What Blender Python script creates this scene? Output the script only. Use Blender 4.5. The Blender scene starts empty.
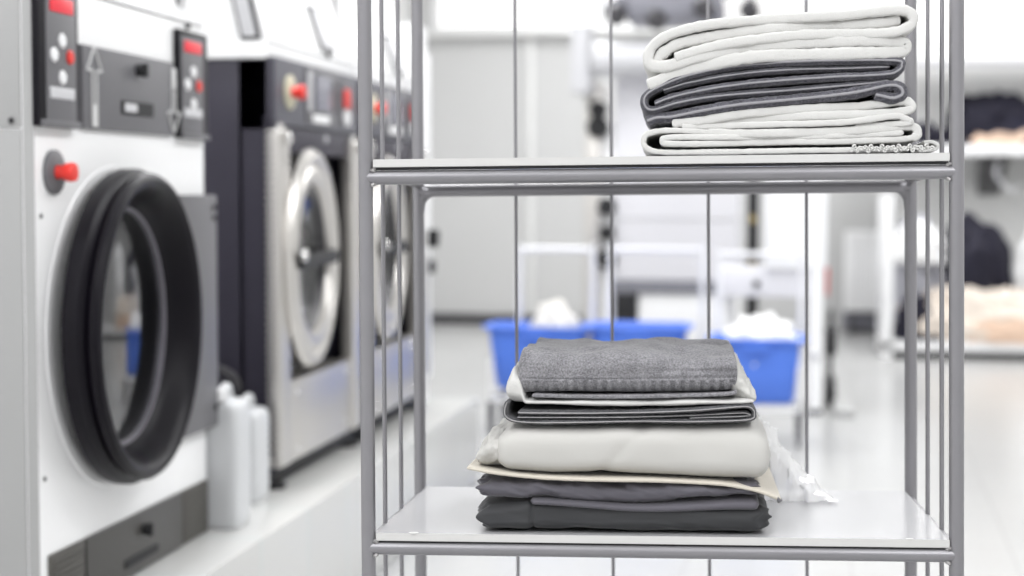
import bpy, bmesh, math, random
from mathutils import Vector, Matrix, Euler, noise
C = bpy.context.scene.collection
S = bpy.context.scene
PI = math.pi
R = math.radians
random.seed(7)

# ------------------------------------------------------------------ camera, world, lights, exposure
yaw, pitch, roll = R(9.77), R(3.39), R(0.15)
F_ = Vector((-math.sin(yaw)*math.cos(pitch), math.cos(yaw)*math.cos(pitch), -math.sin(pitch)))
R0 = Vector((math.cos(yaw), math.sin(yaw), 0)); U0 = R0.cross(F_)
Rt = math.cos(roll)*R0 + math.sin(roll)*U0
Up = -math.sin(roll)*R0 + math.cos(roll)*U0
cam_d = bpy.data.cameras.new('camera'); cam = bpy.data.objects.new('camera', cam_d); C.objects.link(cam)
M = Matrix.Identity(4)
for i in range(3):
    M[i][0] = Rt[i]; M[i][1] = Up[i]; M[i][2] = -F_[i]
M[2][3] = 1.38
cam.matrix_world = M
cam_d.sensor_width = 36; cam_d.lens = 1650*36/1024
cam_d.clip_start = 0.05; cam_d.clip_end = 200
cam_d.dof.use_dof = True; cam_d.dof.focus_distance = 2.56; cam_d.dof.aperture_fstop = 2.3
S.camera = cam
S.view_settings.view_transform = 'Standard'; S.view_settings.look = 'None'
S.view_settings.gamma = 1; S.view_settings.use_curve_mapping = False
S.view_settings.exposure = -0.67

world = bpy.data.worlds.new('world'); S.world = world; world.use_nodes = True
bg = world.node_tree.nodes['Background']
bg.inputs[0].default_value = (1.0, 0.995, 0.985, 1); bg.inputs[1].default_value = 2.2

def area(name, loc, size, energy, rot=(0, 0, 0), col=(0.98, 0.985, 0.995)):
    l = bpy.data.lights.new(name, 'AREA'); l.shape = 'RECTANGLE'; l.size, l.size_y = size
    l.energy = energy; l.color = col
    o = bpy.data.objects.new(name, l); C.objects.link(o); o.location = loc; o.rotation_euler = rot
    return o
for x in (-1.9, 1.6):
    for y in (-1.6, 1.8, 5.6, 9.6, 13.8):
        area('unseen_ceiling_light', (x, y, 4.42), (0.7, 2.8), 205 if y < 0 else (105 if y < 3 else (190 if x > 0 else 165)))  # unseen ceiling lights; row behind the camera boosted to brighten the rack front

area('unseen_ceiling_light', (0.2, 15.3, 4.42), (1.6, .6), 70)  # extra unseen light, added to brighten the right part of the back wall

# ------------------------------------------------------------------ materials
MATS = {}
def mat(name, col, rough=0.5, metal=0.0, spec=0.5, bump=None, vary=None, trans=0.0, alpha=1.0, emit=None, sheen=0.0, coat=0.0, ior=1.45):
    if name in MATS: return MATS[name]
    m = bpy.data.materials.new(name); m.use_nodes = True
    nt = m.node_tree; b = nt.nodes['Principled BSDF']
    c4 = (*col, 1)
    b.inputs['Base Color'].default_value = c4
    b.inputs['Roughness'].default_value = rough; b.inputs['Metallic'].default_value = metal
    b.inputs['Specular IOR Level'].default_value = spec; b.inputs['IOR'].default_value = ior
    b.inputs['Transmission Weight'].default_value = trans; b.inputs['Alpha'].default_value = alpha
    b.inputs['Coat Weight'].default_value = coat
    if sheen:
        b.inputs['Sheen Weight'].default_value = sheen; b.inputs['Sheen Roughness'].default_value = 0.4
    if emit:
        b.inputs['Emission Color'].default_value = (*emit[0], 1); b.inputs['Emission Strength'].default_value = emit[1]
    tc = nt.nodes.new('ShaderNodeTexCoord')
    if vary:   # (scale, amount): procedural tint variation
        n = nt.nodes.new('ShaderNodeTexNoise'); n.inputs['Scale'].default_value = vary[0]; n.inputs['Detail'].default_value = 5
        r = nt.nodes.new('ShaderNodeMapRange'); r.inputs[3].default_value = 1-vary[1]; r.inputs[4].default_value = 1+vary[1]
        mx = nt.nodes.new('ShaderNodeMix'); mx.data_type = 'RGBA'; mx.blend_type = 'MULTIPLY'; mx.inputs[0].default_value = 1
        nt.links.new(tc.outputs['Object'], n.inputs['Vector']); nt.links.new(n.outputs['Fac'], r.inputs[0])
        cb = nt.nodes.new('ShaderNodeCombineColor')
        for k in range(3): nt.links.new(r.outputs[0], cb.inputs[k])
        mx.inputs[6].default_value = c4; nt.links.new(cb.outputs[0], mx.inputs[7])
        nt.links.new(mx.outputs[2], b.inputs['Base Color'])
    if bump:   # (kind, scale, strength, distance)
        kind, sc, st, di = bump
        if kind == 'noise':
            n = nt.nodes.new('ShaderNodeTexNoise'); n.inputs['Scale'].default_value = sc; n.inputs['Detail'].default_value = 4; out = n.outputs['Fac']
        else:
            n = nt.nodes.new('ShaderNodeTexVoronoi'); n.inputs['Scale'].default_value = sc; out = n.outputs['Distance']
        nt.links.new(tc.outputs['Object'], n.inputs['Vector'])
        bp = nt.nodes.new('ShaderNodeBump'); bp.inputs['Strength'].default_value = st; bp.inputs['Distance'].default_value = di
        nt.links.new(out, bp.inputs['Height']); nt.links.new(bp.outputs[0], b.inputs['Normal'])
    MATS[name] = m; return m

def tile_mat(name, col, joint, sx, rough, off=(0, 0, 0), rot=(0, 0, 0)):
    m = mat(name, col, rough); nt = m.node_tree; b = nt.nodes['Principled BSDF']
    tc = nt.nodes.new('ShaderNodeTexCoord'); mp = nt.nodes.new('ShaderNodeMapping')
    mp.inputs['Location'].default_value = off; mp.inputs['Rotation'].default_value = rot
    br = nt.nodes.new('ShaderNodeTexBrick'); br.offset = 0; br.inputs['Scale'].default_value = 1
    br.inputs['Brick Width'].default_value = sx; br.inputs['Row Height'].default_value = sx
    br.inputs['Mortar Size'].default_value = 0.006; br.inputs['Mortar Smooth'].default_value = 0.3
    br.inputs['Color1'].default_value = (*col, 1); br.inputs['Color2'].default_value = (*[c*0.965 for c in col], 1)
    br.inputs['Mortar'].default_value = (*joint, 1)
    nt.links.new(tc.outputs['Object'], mp.inputs[0]); nt.links.new(mp.outputs[0], br.inputs['Vector'])
    nt.links.new(br.outputs['Color'], b.inputs['Base Color'])
    return m

white = mat('white_enamel', (0.90, 0.90, 0.905), 0.28, vary=(3, 0.015))
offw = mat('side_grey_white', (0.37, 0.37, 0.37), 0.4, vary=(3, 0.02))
wallm = mat('wall_paint', (0.56, 0.56, 0.557), 0.7, vary=(1.2, 0.02))
wallw = mat('wall_white', (0.78, 0.78, 0.77), 0.7, vary=(1.2, 0.02))
steel = mat('brushed_steel', (0.62, 0.60, 0.575), 0.34, 0.9, bump=('noise', 60, 0.05, 0.002), vary=(4, 0.05))
chrome = mat('polished_steel', (0.72, 0.71, 0.70), 0.16, 1.0)
navy = mat('navy_panel', (0.024, 0.021, 0.036), 0.45, vary=(6, 0.15))
panelg = mat('panel_grey', (0.105, 0.105, 0.125), 0.42)
midg = mat('slate_grey_plastic', (0.13, 0.128, 0.138), 0.4, vary=(8, 0.04))
darkg = mat('charcoal_plastic', (0.035, 0.033, 0.038), 0.35)
drawg = mat('drawer_grey', (0.055, 0.053, 0.050), 0.4, vary=(8, 0.05))
ventg = mat('vent_grey', (0.085, 0.081, 0.073), 0.5)
blackg = mat('black_gloss', (0.005, 0.004, 0.007), 0.40, spec=0.2)
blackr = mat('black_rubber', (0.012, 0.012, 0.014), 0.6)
doorin = mat('door_inner_black', (0.012, 0.010, 0.014), 0.28)
redp = mat('red_plastic', (0.75, 0.035, 0.025), 0.35)
redl = mat('red_display', (0.5, 0.01, 0.02), 0.3, emit=((1, 0.05, 0.08), 0.55))
buttonw = mat('white_button', (0.85, 0.85, 0.86), 0.4)
labelg = mat('label_plate', (0.58, 0.58, 0.60), 0.35)
lineg = mat('arrow_line_grey', (0.62, 0.62, 0.62), 0.5)
screen = mat('grey_screen', (0.20, 0.20, 0.24), 0.15)
yell = mat('pale_plate', (0.55, 0.53, 0.40), 0.5)
glass = mat('dark_glass', (0.75, 0.76, 0.78), 0.03, trans=1.0, ior=1.4)
winglass = mat('window_glass', (1, 1, 1), 0.0, trans=1.0, ior=1.05)
hdpe = mat('translucent_plastic', (0.68, 0.69, 0.705), 0.4, trans=0.12, vary=(4, 0.02))
rackm = mat("rack_grey_paint", (0.27, 0.265, 0.28), 0.36, 0.55, bump=('noise', 220, 0.04, 0.0008), vary=(14, 0.06))
weldm = mat('weld_metal', (0.42, 0.41, 0.41), 0.38, 0.6, bump=('noise', 300, 0.6, 0.002))
boardt = mat('board_laminate', (0.47, 0.47, 0.482), 0.2, vary=(5, 0.01))
boarde = mat('board_edge', (0.60, 0.595, 0.585), 0.5, vary=(30, 0.04))
bluep = mat('blue_plastic', (0.085, 0.20, 0.72), 0.35)
tubew = mat('white_tube', (0.78, 0.78, 0.80), 0.3)
caster = mat('caster_grey', (0.10, 0.10, 0.11), 0.5)
tubeh = mat('white_laundry', (0.86, 0.86, 0.86), 0.9, bump=('noise', 40, 0.4, 0.01), sheen=0.2)
towelw = mat('white_terry', (0.62, 0.615, 0.59), 0.95, bump=('noise', 420, 0.55, 0.0016), vary=(60, 0.05), sheen=0.15)
towelw2 = mat('white_terry_plain', (0.62, 0.615, 0.60), 0.95, bump=('noise', 380, 0.5, 0.0014), vary=(50, 0.04), sheen=0.15)
def speckle(name, dark, light, hemscale=420):
    m = mat(name, dark, 0.95, bump=('noise', hemscale, 0.9, 0.003)); nt = m.node_tree; b = nt.nodes['Principled BSDF']
    tc = nt.nodes.new('ShaderNodeTexCoord'); n = nt.nodes.new('ShaderNodeTexNoise'); n.inputs['Scale'].default_value = 330; n.inputs['Detail'].default_value = 3
    n2 = nt.nodes.new('ShaderNodeTexNoise'); n2.inputs['Scale'].default_value = 38; n2.inputs['Detail'].default_value = 3
    ad = nt.nodes.new('ShaderNodeMath'); ad.operation = 'MULTIPLY_ADD'; ad.inputs[1].default_value = 0.45; 
    cr = nt.nodes.new('ShaderNodeValToRGB'); cr.color_ramp.elements[0].position = 0.52; cr.color_ramp.elements[1].position = 0.92
    cr.color_ramp.elements[0].color = (*dark, 1); cr.color_ramp.elements[1].color = (*light, 1)
    nt.links.new(tc.outputs['Object'], n.inputs['Vector']); nt.links.new(tc.outputs['Object'], n2.inputs['Vector'])
    nt.links.new(n2.outputs['Fac'], ad.inputs[0]); nt.links.new(n.outputs['Fac'], ad.inputs[2])
    nt.links.new(ad.outputs[0], cr.inputs['Fac']); nt.links.new(cr.outputs[0], b.inputs['Base Color'])
    b.inputs['Sheen Weight'].default_value = 0.25
    return m
towelg = speckle('dark_grey_terry', (0.040, 0.039, 0.050), (0.13, 0.127, 0.15))
towelm = speckle('mid_grey_velour', (0.15, 0.148, 0.16), (0.34, 0.335, 0.355))
hemg = mat('grey_hem', (0.31, 0.305, 0.325), 0.95, bump=('noise', 500, 0.6, 0.001))
blackt = speckle('charcoal_terry', (0.022, 0.022, 0.027), (0.10, 0.10, 0.11))
hemk = mat('charcoal_hem', (0.34, 0.335, 0.34), 0.95, bump=('noise', 500, 0.6, 0.001))
sheetg = mat('slate_sheet', (0.040, 0.041, 0.044), 0.75, bump=('noise', 900, 0.25, 0.0004), vary=(9, 0.06), sheen=0.2)
sheetl = mat('lighter_slate_sheet', (0.105, 0.10, 0.118), 0.75, bump=('noise', 900, 0.25, 0.0004), vary=(9, 0.06), sheen=0.2)
cream = mat('cream_cotton', (0.52, 0.512, 0.49), 0.85, bump=('noise', 700, 0.2, 0.0004), vary=(6, 0.02), sheen=0.2)
creamd = mat('beige_cotton', (0.56, 0.52, 0.45), 0.85, bump=('noise', 700, 0.2, 0.0004), sheen=0.2)
film = mat('clear_film', (0.93, 0.93, 0.94), 0.15, trans=0.3, alpha=0.82, ior=1.3)
cloth_black = mat('black_cloth', (0.010, 0.009, 0.020), 0.85, vary=(12, 0.3))
cloth_peach = mat('peach_cloth', (0.75, 0.55, 0.42), 0.85, vary=(8, 0.08))
cloth_beige = mat('beige_cloth', (0.74, 0.66, 0.58), 0.85, vary=(8, 0.06))
cloth_grey = mat('grey_cloth', (0.38, 0.38, 0.42), 0.85, vary=(8, 0.1))
cloth_navy = mat('navy_cloth', (0.012, 0.012, 0.032), 0.8, vary=(8, 0.2))
floorm = tile_mat('floor_tiles', (0.46, 0.46, 0.455), (0.40, 0.40, 0.395), 0.6, 0.22, rot=(0, 0, R(2)))
plinthm = tile_mat('plinth_tiles', (0.60, 0.60, 0.59), (0.54, 0.60, 0.595), 0.45, 0.22, off=(0.05, 0.1, 0.05))
ironw = mat('lavender_white', (0.74, 0.735, 0.77), 0.35, vary=(2, 0.015))
duct = mat('duct_grey', (0.22, 0.22, 0.25), 0.45, 0.3, vary=(6, 0.2))
brass = mat('brass', (0.55, 0.42, 0.18), 0.4, 0.8)

# ------------------------------------------------------------------ mesh helpers
class MB:
    def __init__(s): s.bm = bmesh.new()
    def _merge(s, bm2, mi=0, M=None):
        if M is not None: bm2.transform(M)
        for f in bm2.faces: f.material_index = mi
        me = bpy.data.meshes.new('t'); bm2.to_mesh(me); bm2.free(); s.bm.from_mesh(me); bpy.data.meshes.remove(me)
    def box(s, x0, x1, y0, y1, z0, z1, bev=0.004, mi=0, M=None, seg=2):
        b = bmesh.new(); bmesh.ops.create_cube(b, size=1)
        for v in b.verts:
            v.co = Vector(((x0+x1)/2+v.co.x*(x1-x0), (y0+y1)/2+v.co.y*(y1-y0), (z0+z1)/2+v.co.z*(z1-z0)))
        bev = min(bev, 0.45*min(abs(x1-x0), abs(y1-y0), abs(z1-z0)))
        if bev > 0: bmesh.ops.bevel(b, geom=b.edges[:], offset=bev, segments=seg, affect='EDGES', profile=0.6)
        bmesh.ops.recalc_face_normals(b, faces=b.faces)
        s._merge(b, mi, M); return s
    def prism(s, pts, axis, a0, a1, bev=0.0, mi=0, M=None):
        """extrude a polygon (2D pts in the other two axes, cyclic order) from a0 to a1 along axis"""
        b = bmesh.new()
        def mk(p, a):
            return {'x': (a, p[0], p[1]), 'y': (p[0], a, p[1]), 'z': (p[0], p[1], a)}[axis]
        v0 = [b.verts.new(mk(p, a0)) for p in pts]; v1 = [b.verts.new(mk(p, a1)) for p in pts]
        b.faces.new(v0); b.faces.new(v1[::-1]); n = len(pts)
        for i in range(n): b.faces.new((v0[i], v1[i], v1[(i+1) % n], v0[(i+1) % n]))
        if bev: bmesh.ops.bevel(b, geom=b.edges[:], offset=bev, segments=2, affect='EDGES', profile=0.6)
        bmesh.ops.recalc_face_normals(b, faces=b.faces)
        s._merge(b, mi, M); return s
    def lathe(s, prof, n=48, axis='z', mi=0, M=None, c=(0, 0, 0)):
        """prof: (r, h) list; spun about an axis through c"""
        b = bmesh.new(); rings = []
        for r, h in prof:
            if r < 1e-6: rings.append([b.verts.new((0, 0, h))])
            else: rings.append([b.verts.new((r*math.cos(2*PI*k/n), r*math.sin(2*PI*k/n), h)) for k in range(n)])
        for A, B in zip(rings, rings[1:]):
            for k in range(n):
                a0, a1 = A[k % len(A)], A[(k+1) % len(A)]; b0, b1 = B[k % len(B)], B[(k+1) % len(B)]
                vs = []
                for v in (a0, a1, b1, b0):
                    if v not in vs: vs.append(v)
                if len(vs) > 2: b.faces.new(vs)
        bmesh.ops.recalc_face_normals(b, faces=b.faces)
        T = {'z': Matrix.Identity(4), 'x': Matrix.Rotation(PI/2, 4, 'Y'), 'y': Matrix.Rotation(-PI/2, 4, 'X')}[axis]
        T = Matrix.Translation(c) @ T
        s._merge(b, mi, (M @ T) if M is not None else T); return s
    def cyl(s, p0, p1, r, n=20, mi=0, r1=None, bev=0.15):
        p0 = Vector(p0); p1 = Vector(p1); d = p1-p0; L = d.length; r1 = r if r1 is None else r1
        e = min(r*bev, L*0.3)
        T = Matrix.Translation(p0) @ d.to_track_quat('Z', 'Y').to_matrix().to_4x4()
        return s.lathe([(0, 0), (max(r-e, 0), 0), (r, e), (r1, L-e), (max(r1-e, 0), L), (0, L)], n, mi=mi, M=T)
    def tube(s, pts, r, n=12, mi=0, closed=False, sub=8):
        """smooth tube along a path"""
        P = smooth(pts, sub, closed) if sub > 1 else [Vector(p) for p in pts]
        b = bmesh.new(); rings = []; N = len(P); up = None
        for i, p in enumerate(P):
            if closed: t = P[(i+1) % N]-P[i-1]
            else: t = P[min(i+1, N-1)]-P[max(i-1, 0)]
            t.normalize()
            if up is None:
                up = Vector((0, 0, 1)) if abs(t.z) < 0.9 else Vector((1, 0, 0))
            a = t.cross(up).normalized(); up = a.cross(t).normalized()
            rr = r(i/(N-1)) if callable(r) else r
            rings.append([b.verts.new(p+rr*(math.cos(2*PI*k/n)*a+math.sin(2*PI*k/n)*up)) for k in range(n)])
        for i in range(N if closed else N-1):
            A, B = rings[i], rings[(i+1) % N]
            for k in range(n): b.faces.new((A[k], A[(k+1) % n], B[(k+1) % n], B[k]))
        if not closed: b.faces.new(rings[0][::-1]); b.faces.new(rings[-1])
        bmesh.ops.recalc_face_normals(b, faces=b.faces)
        s._merge(b, mi); return s
    def build(s, name, mats, parent=None, loc=None, smooth_ang=35):
        me = bpy.data.meshes.new(name); s.bm.to_mesh(me); s.bm.free()
        for m in (mats if isinstance(mats, (list, tuple)) else [mats]): me.materials.append(m)
        for p in me.polygons: p.use_smooth = True
        me.set_sharp_from_angle(angle=R(smooth_ang))
        o = bpy.data.objects.new(name, me); C.objects.link(o)
        if parent is not None: o.parent = parent
        if loc is not None: o.location = loc
        return o

def smooth(pts, sub=8, closed=False):
    P = [Vector(p) for p in pts]; n = len(P); out = []
    for i in range(n if closed else n-1):
        p0 = P[(i-1) % n] if closed or i > 0 else P[i]*2-P[i+1]
        p1 = P[i]; p2 = P[(i+1) % n]
        p3 = P[(i+2) % n] if closed or i < n-2 else P[i+1]*2-P[i]
        for k in range(sub):
            t = k/sub
            out.append(0.5*((2*p1)+(p2-p0)*t+(2*p0-5*p1+4*p2-p3)*t*t+(3*p1-p0-3*p2+p3)*t**3))
    if not closed: out.append(P[-1])
    return out

def tag(o, label=None, cat=None, group=None, kind=None):
    if label: o['label'] = label
    if cat: o['category'] = cat
    if group: o['group'] = group
    if kind: o['kind'] = kind
    return o
def thing(name, label, cat, loc=(0, 0, 0), rz=0, group=None):
    o = bpy.data.objects.new(name, None); C.objects.link(o); o.empty_display_size = 0.1
    o.location = loc; o.rotation_euler = (0, 0, rz)
    return tag(o, label, cat, group)
def struct(o): o['kind'] = 'structure'; return o
def kids(o): return [c for c in bpy.data.objects if c.parent == o]
def copy_tree(o, parent=None):
    c = o.copy(); C.objects.link(c); c.parent = parent
    for ch in kids(o): copy_tree(ch, c)
    return c

# ------------------------------------------------------------------ the room
PZ = 0.40                                   # top of the tiled plinth the machines stand on
FX = -1.657                                 # front plane of the machine row
struct(MB().box(-3.95, 5.2, -4.0, 16.75, -0.12, 0, 0).build('floor', floorm))
struct(MB().box(-4.1, -3.95, -4.0, 16.75, 0, 4.5, 0).build('wall_left', wallw))
struct(MB().box(5.2, 5.35, -4.0, 16.75, 0, 4.5, 0).build('wall_right', wallw))
struct(MB().box(-4.1, 5.35, -4.0, 16.9, 4.5, 4.62, 0).build('ceiling', wallw))
struct(MB().box(-4.1, 5.35, -4.15, -4.0, 0, 4.5, 0).build('wall_front', mat('wall_grey', (0.62, 0.62, 0.63), 0.8)))
# back wall with a window band high up
wb = MB()
wb.box(-4.1, 5.35, 16.75, 16.95, 0, 3.0, 0)
wb.box(-4.1, 5.35, 16.75, 16.95, 4.3, 4.5, 0)
wb.box(-4.1, -3.72, 16.75, 16.95, 3.0, 4.3, 0); wb.box(-0.2, 0.35, 16.75, 16.95, 3.0, 4.3, 0); wb.box(3.6, 5.35, 16.75, 16.95, 3.0, 4.3, 0)
struct(wb.build('wall_back', wallm))
for k, (x0, x1, mull) in enumerate([(-3.72, -0.2, (-2.42, -1.98)), (0.35, 3.6, (1.4, 2.5))]):
    w = MB()
    w.box(x0, x1, 16.74, 16.84, 3.0, 3.06, 0.005); w.box(x0, x1, 16.74, 16.84, 4.24, 4.3, 0.005)
    w.box(x0, x0+.06, 16.74, 16.84, 3.06, 4.24, 0.005); w.box(x1-.06, x1, 16.74, 16.84, 3.06, 4.24, 0.005)
    for mx_ in mull[1:] if k == 0 else mull: w.box(mx_-.035, mx_+.035, 16.74, 16.84, 3.06, 4.24, 0.005)
    wo = struct(w.build('window_%d' % (k+1), white))
    MB().box(x0+.05, x1-.05, 16.785, 16.79, 3.05, 4.25, 0).build('pane', winglass, wo)
    MB().box(x0-.05, x1+.05, 16.60, 16.76, 2.95, 3.0, 0.008).build('sill', wallw, wo)
struct(MB().box(-3.95, -1.2, 16.70, 16.75, 0.0, 0.10, 0.004).build('baseboard_back', darkg))
# a lighter wall cladding panel edge and a low service wall behind
struct(MB().box(-2.72, -2.66, 16.70, 16.75, 0.1, 2.95, 0.01).build('trim_1', wallw))
struct(MB().box(-3.95, -1.47, 1.0, 7.62, 0, PZ, 0.006).build('trim_2', plinthm))

# ------------------------------------------------------------------ dryer
def ring(prof, c, n=72, mi=0, mb=None):
    """lathe about the x axis; prof (r, x)"""
    mb = mb or MB(); mb.lathe(prof, n, 'x', mi, c=c); return mb

def control_module(parent, y0, y1, z0, z1, fo=0.0):
    m = MB(); m.box(0.0, 0.018, y0, y1, z0, z1, 0.006)
    cm = m.build('control_module', blackg, parent)
    w = y1-y0; h = z1-z0
    MB().box(0.016, 0.021, y0+(.16-fo)*w, y1-(.10+fo)*w, z0+.05*h, z1-.06*h, 0.003).build('fascia', midg, cm)
    cy = y0+(.53-fo)*w
    MB().box(0.020, 0.024, cy-.28*w, cy+.28*w, z0+.80*h, z0+.90*h, 0.001).build('display', redl, cm)
    for dy, dz, mm in ((0, .15*w*.9, buttonw), (0, -.22*w*1.2, buttonw), (-.2*w, -.03*w, buttonw), (.2*w, -.03*w, redp)):
        MB().lathe([(0, .007), (.013, .007), (.0165, .004), (.0165, 0)], 20, 'x', c=(.020, cy+dy, z0+.52*h+dz)).build('button', mm, cm)
    MB().box(0.020, 0.024, cy-.3*w, cy+.3*w, z0+.20*h, z0+.28*h, 0.002).build('label_plate', labelg, cm)
    MB().box(0.016, 0.026, y0+.03*w, y1-.03*w, z0+.0, z0+.05*h, 0.003).build('lower_lip', midg, cm)
    return cm

def emergency_button(parent, y, z, plate, r=0.03, x=0.0):
    MB().lathe([(0, .012), (r*1.7, .012), (r*1.95, .008), (r*1.95, 0)], 32, 'x', c=(x, y, z)).build('button_plate', plate, parent)
    e = MB().lathe([(0, .012), (r*.62, .012), (r*.55, .028), (r*.75, .031), (r*.86, .044), (r*.78, .054), (0, .058)], 32, 'x', c=(x, y, z)).build('emergency_button', redp, parent)
    return e

def holed_panel(mb, y0, y1, z0, z1, cy, cz, r_, x0, x1):
    """a sheet in the (y, z) plane with a round opening"""
    b = bmesh.new(); A = [2*PI*k/96 for k in range(96)]+[math.atan2(zz-cz, yy-cy) % (2*PI) for yy in (y0, y1) for zz in (z0, z1)]
    A.sort(); L_ = []
    for a in A:
        c, s_ = math.cos(a), math.sin(a)
        t = min((((y1 if c > 0 else y0)-cy)/c) if abs(c) > 1e-6 else 9, (((z1 if s_ > 0 else z0)-cz)/s_) if abs(s_) > 1e-6 else 9)
        L_.append([b.verts.new((x, cy+q*c, cz+q*s_)) for x in (x1, x0) for q in (r_, t)])
    n = len(L_)
    for i in range(n):
        P, Q = L_[i], L_[(i+1) % n]
        b.faces.new((P[0], P[1], Q[1], Q[0])); b.faces.new((P[2], Q[2], Q[3], P[3])); b.faces.new((P[0], Q[0], Q[2], P[2])); b.faces.new((P[1], P[3], Q[3], Q[1]))
    bmesh.ops.recalc_face_normals(b, faces=b.faces); mb._merge(b)

def make_dryer(label, y0, group=None, w=1.052, far=False):
    t = thing('tumble_dryer', label, 'dryer', (FX, y0, PZ), 0, group)
    b = MB()
    b.box(-1.1, -1.08, 0.0, w, 0.0, 1.452, 0.004); b.box(-1.1, -.0005, 0.0, .02, 0.0, 1.452, 0.001); b.box(-1.1, -.0005, w-.02, w, 0.0, 1.452, 0.001)
    b.box(-1.1, -.002, 0.0, w, 0.0, .02, 0.002); b.box(-1.1, 0.0, 0.0, w, 1.43, 1.452, 0.005)
    holed_panel(b, 0, w, 0, 1.44, .425, .643, .292, -.02, 0)
    b.box(-1.0, -0.002, w-.012, w+.006, 0.16, 1.45, 0.002)
    b.build('body', white, t)
    # near side sheet with its seam
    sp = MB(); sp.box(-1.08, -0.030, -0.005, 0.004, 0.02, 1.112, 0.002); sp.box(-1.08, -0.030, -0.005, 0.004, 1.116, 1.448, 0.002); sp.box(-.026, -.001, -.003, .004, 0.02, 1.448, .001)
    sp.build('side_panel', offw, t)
    MB().lathe([(0, .004), (.006, .003), (.007, 0)], 12, 'y', c=(-.05, -.009, 1.13)).build('screw', darkg, t)
    for z in (0.92, 0.33):
        MB().lathe([(0, .004), (.005, .003), (.006, 0)], 12, 'x', c=(0, .025, z)).build('screw', darkg, t)
    # filter drawer panel with knob, recessed handle and outlined arrows
    fp = MB().box(-0.01, 0.014, .225, .80, 1.122, 1.318, 0.005).build('filter_drawer', midg, t)
    MB().box(0.010, 0.018, .445, .645, 1.165, 1.20, 0.0165, seg=4).build('handle_slot', blackr, fp)
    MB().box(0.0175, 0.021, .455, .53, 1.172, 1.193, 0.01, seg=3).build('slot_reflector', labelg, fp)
    k = MB(); k.cyl((.012, .55, 1.28), (.03, .55, 1.28), .016); k.box(.028, .042, .543, .557, 1.262, 1.297, .004); k.build('knob', blackr, fp)
    def arrow(y, z0, z1, up):
        w2 = .012; hw = .042; hl = .055; s_ = 1 if up else -1
        tip = z1 if up else z0; sh = tip-s_*hl; base = z0 if up else z1
        P = [(y-w2, base), (y+w2, base), (y+w2, sh), (y+hw, sh), (y, tip), (y-hw, sh), (y-w2, sh)]
        m = MB(); n = len(P)
        for i in range(n):
            a = P[i]; c = P[(i+1) % n]
            m.tube([(.0155, a[0], a[1]), (.0155, c[0], c[1])], .0032, 6, sub=1)
        m.box(.0145, .0165, y-w2+.003, y+w2-.003, min(base, base+s_*.05), max(base, base+s_*.05), 0)
        return m.build('arrow', lineg, t)
    arrow(.285, 1.13, 1.315, True); arrow(.825-.035, 1.13, 1.30, False)
    control_module(t, -.012, .195, 1.118, 1.44); control_module(t, .826, 1.046, 1.118, 1.412, .11)
    MB().lathe([(0, .01), (.009, .009), (.012, 0)], 16, 'x', c=(0, .93, 1.43)).build('top_latch', darkg, t)
    emergency_button(t, .088, 1.018, midg, .026)
    # lower drawer, vents
    ld = MB().box(-0.01, 0.012, .22, .835, .004, .153, .004).build('lint_drawer', drawg, t)
    k = MB(); k.cyl((.010, .565, .107), (.026, .565, .107), .015); k.box(.024, .036, .558, .572, .09, .124, .004); k.build('knob', blackr, ld)
    MB().box(0.008, 0.016, .44, .655, .030, .052, .012, seg=3).build('handle_slot', blackr, ld)
    for a, c in ((.035, .215), (.84, 1.045)):
        v = MB(); v.box(-.01, .008, a, c, .004, .153, .003)
        for q in range(9): v.box(.006, .0125, a+.008, c-.008, .012+q*.0155, .0205+q*.0155, .002)
        v.build('vent_panel', ventg, t)
    # hinge plate
    hp = MB(); hp.box(0.0, .03, .80, 1.078, .305, .965, .006); hp.build('hinge_plate', midg, t)
    for z in (.93, .90, .36): MB().cyl((.03, 1.05, z), (.036, 1.05, z), .008, 10).build('hinge_bolt', blackr, t)
    # recess rim on the white front
    cy, cz = .425, .643
    ring([(.36, 0), (.388, 0.001), (.396, .003), (.392, .006), (.37, .006), (.36, .005)], (0, cy, cz)).build('door_seat', white, t)
    # door, standing a few degrees ajar about its far hinge
    d = thing('door', None, None); d.parent = t
    hy = cy+.40
    d.location = (0.006, hy, cz); d.rotation_euler = (0, 0, R(2.5))
    c = (0, cy-hy, 0)
    ring([(.372, -.006), (.385, -.002), (.388, .006), (.388, .034), (.376, .046), (.366, .049), (.368, .053), (.376, .060), (.377, .070), (.371, .079), (.360, .083),
          (.348, .079), (.340, .070), (.330, .055), (.318, .030), (.305, .008), (.296, .0), (.294, -.008), (.34, -.012), (.372, -.008), (.372, -.006)], c, 96).build('door_frame', blackg, d)
    ring([(.292, -.006), (.297, .0), (.293, .006), (.287, .004), (.286, -.004)], c, 96).build('glass_bezel', mat('dull_steel', (0.22, 0.21, 0.24), 0.4, 0.6), d)
    ring([(0, .006), (.12, .004), (.22, .0), (.288, -.004), (.288, -.010), (.22, -.006), (.12, -.002), (0, .0)], c, 72).build('glass', glass, d)
    ring([(.285, -.008), (.285, -.05), (.277, -.06), (.27, -.05), (.27, -.01)], c, 72).build('seal', blackr, d)
    hh = MB(); hh.box(-.01, .05, -.06, .0, -.12, .12, .008); hh.build('hinge', darkg, d)
    # drum seen through the glass
    ring([(.291, -.001), (.289, -.02), (.285, -.7), (0, -.72)], (0, cy, cz), 48).build('drum', darkg, t)
    return t

d1 = make_dryer('white tumble dryer with a big black round door ajar at the left', 3.417)
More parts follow.
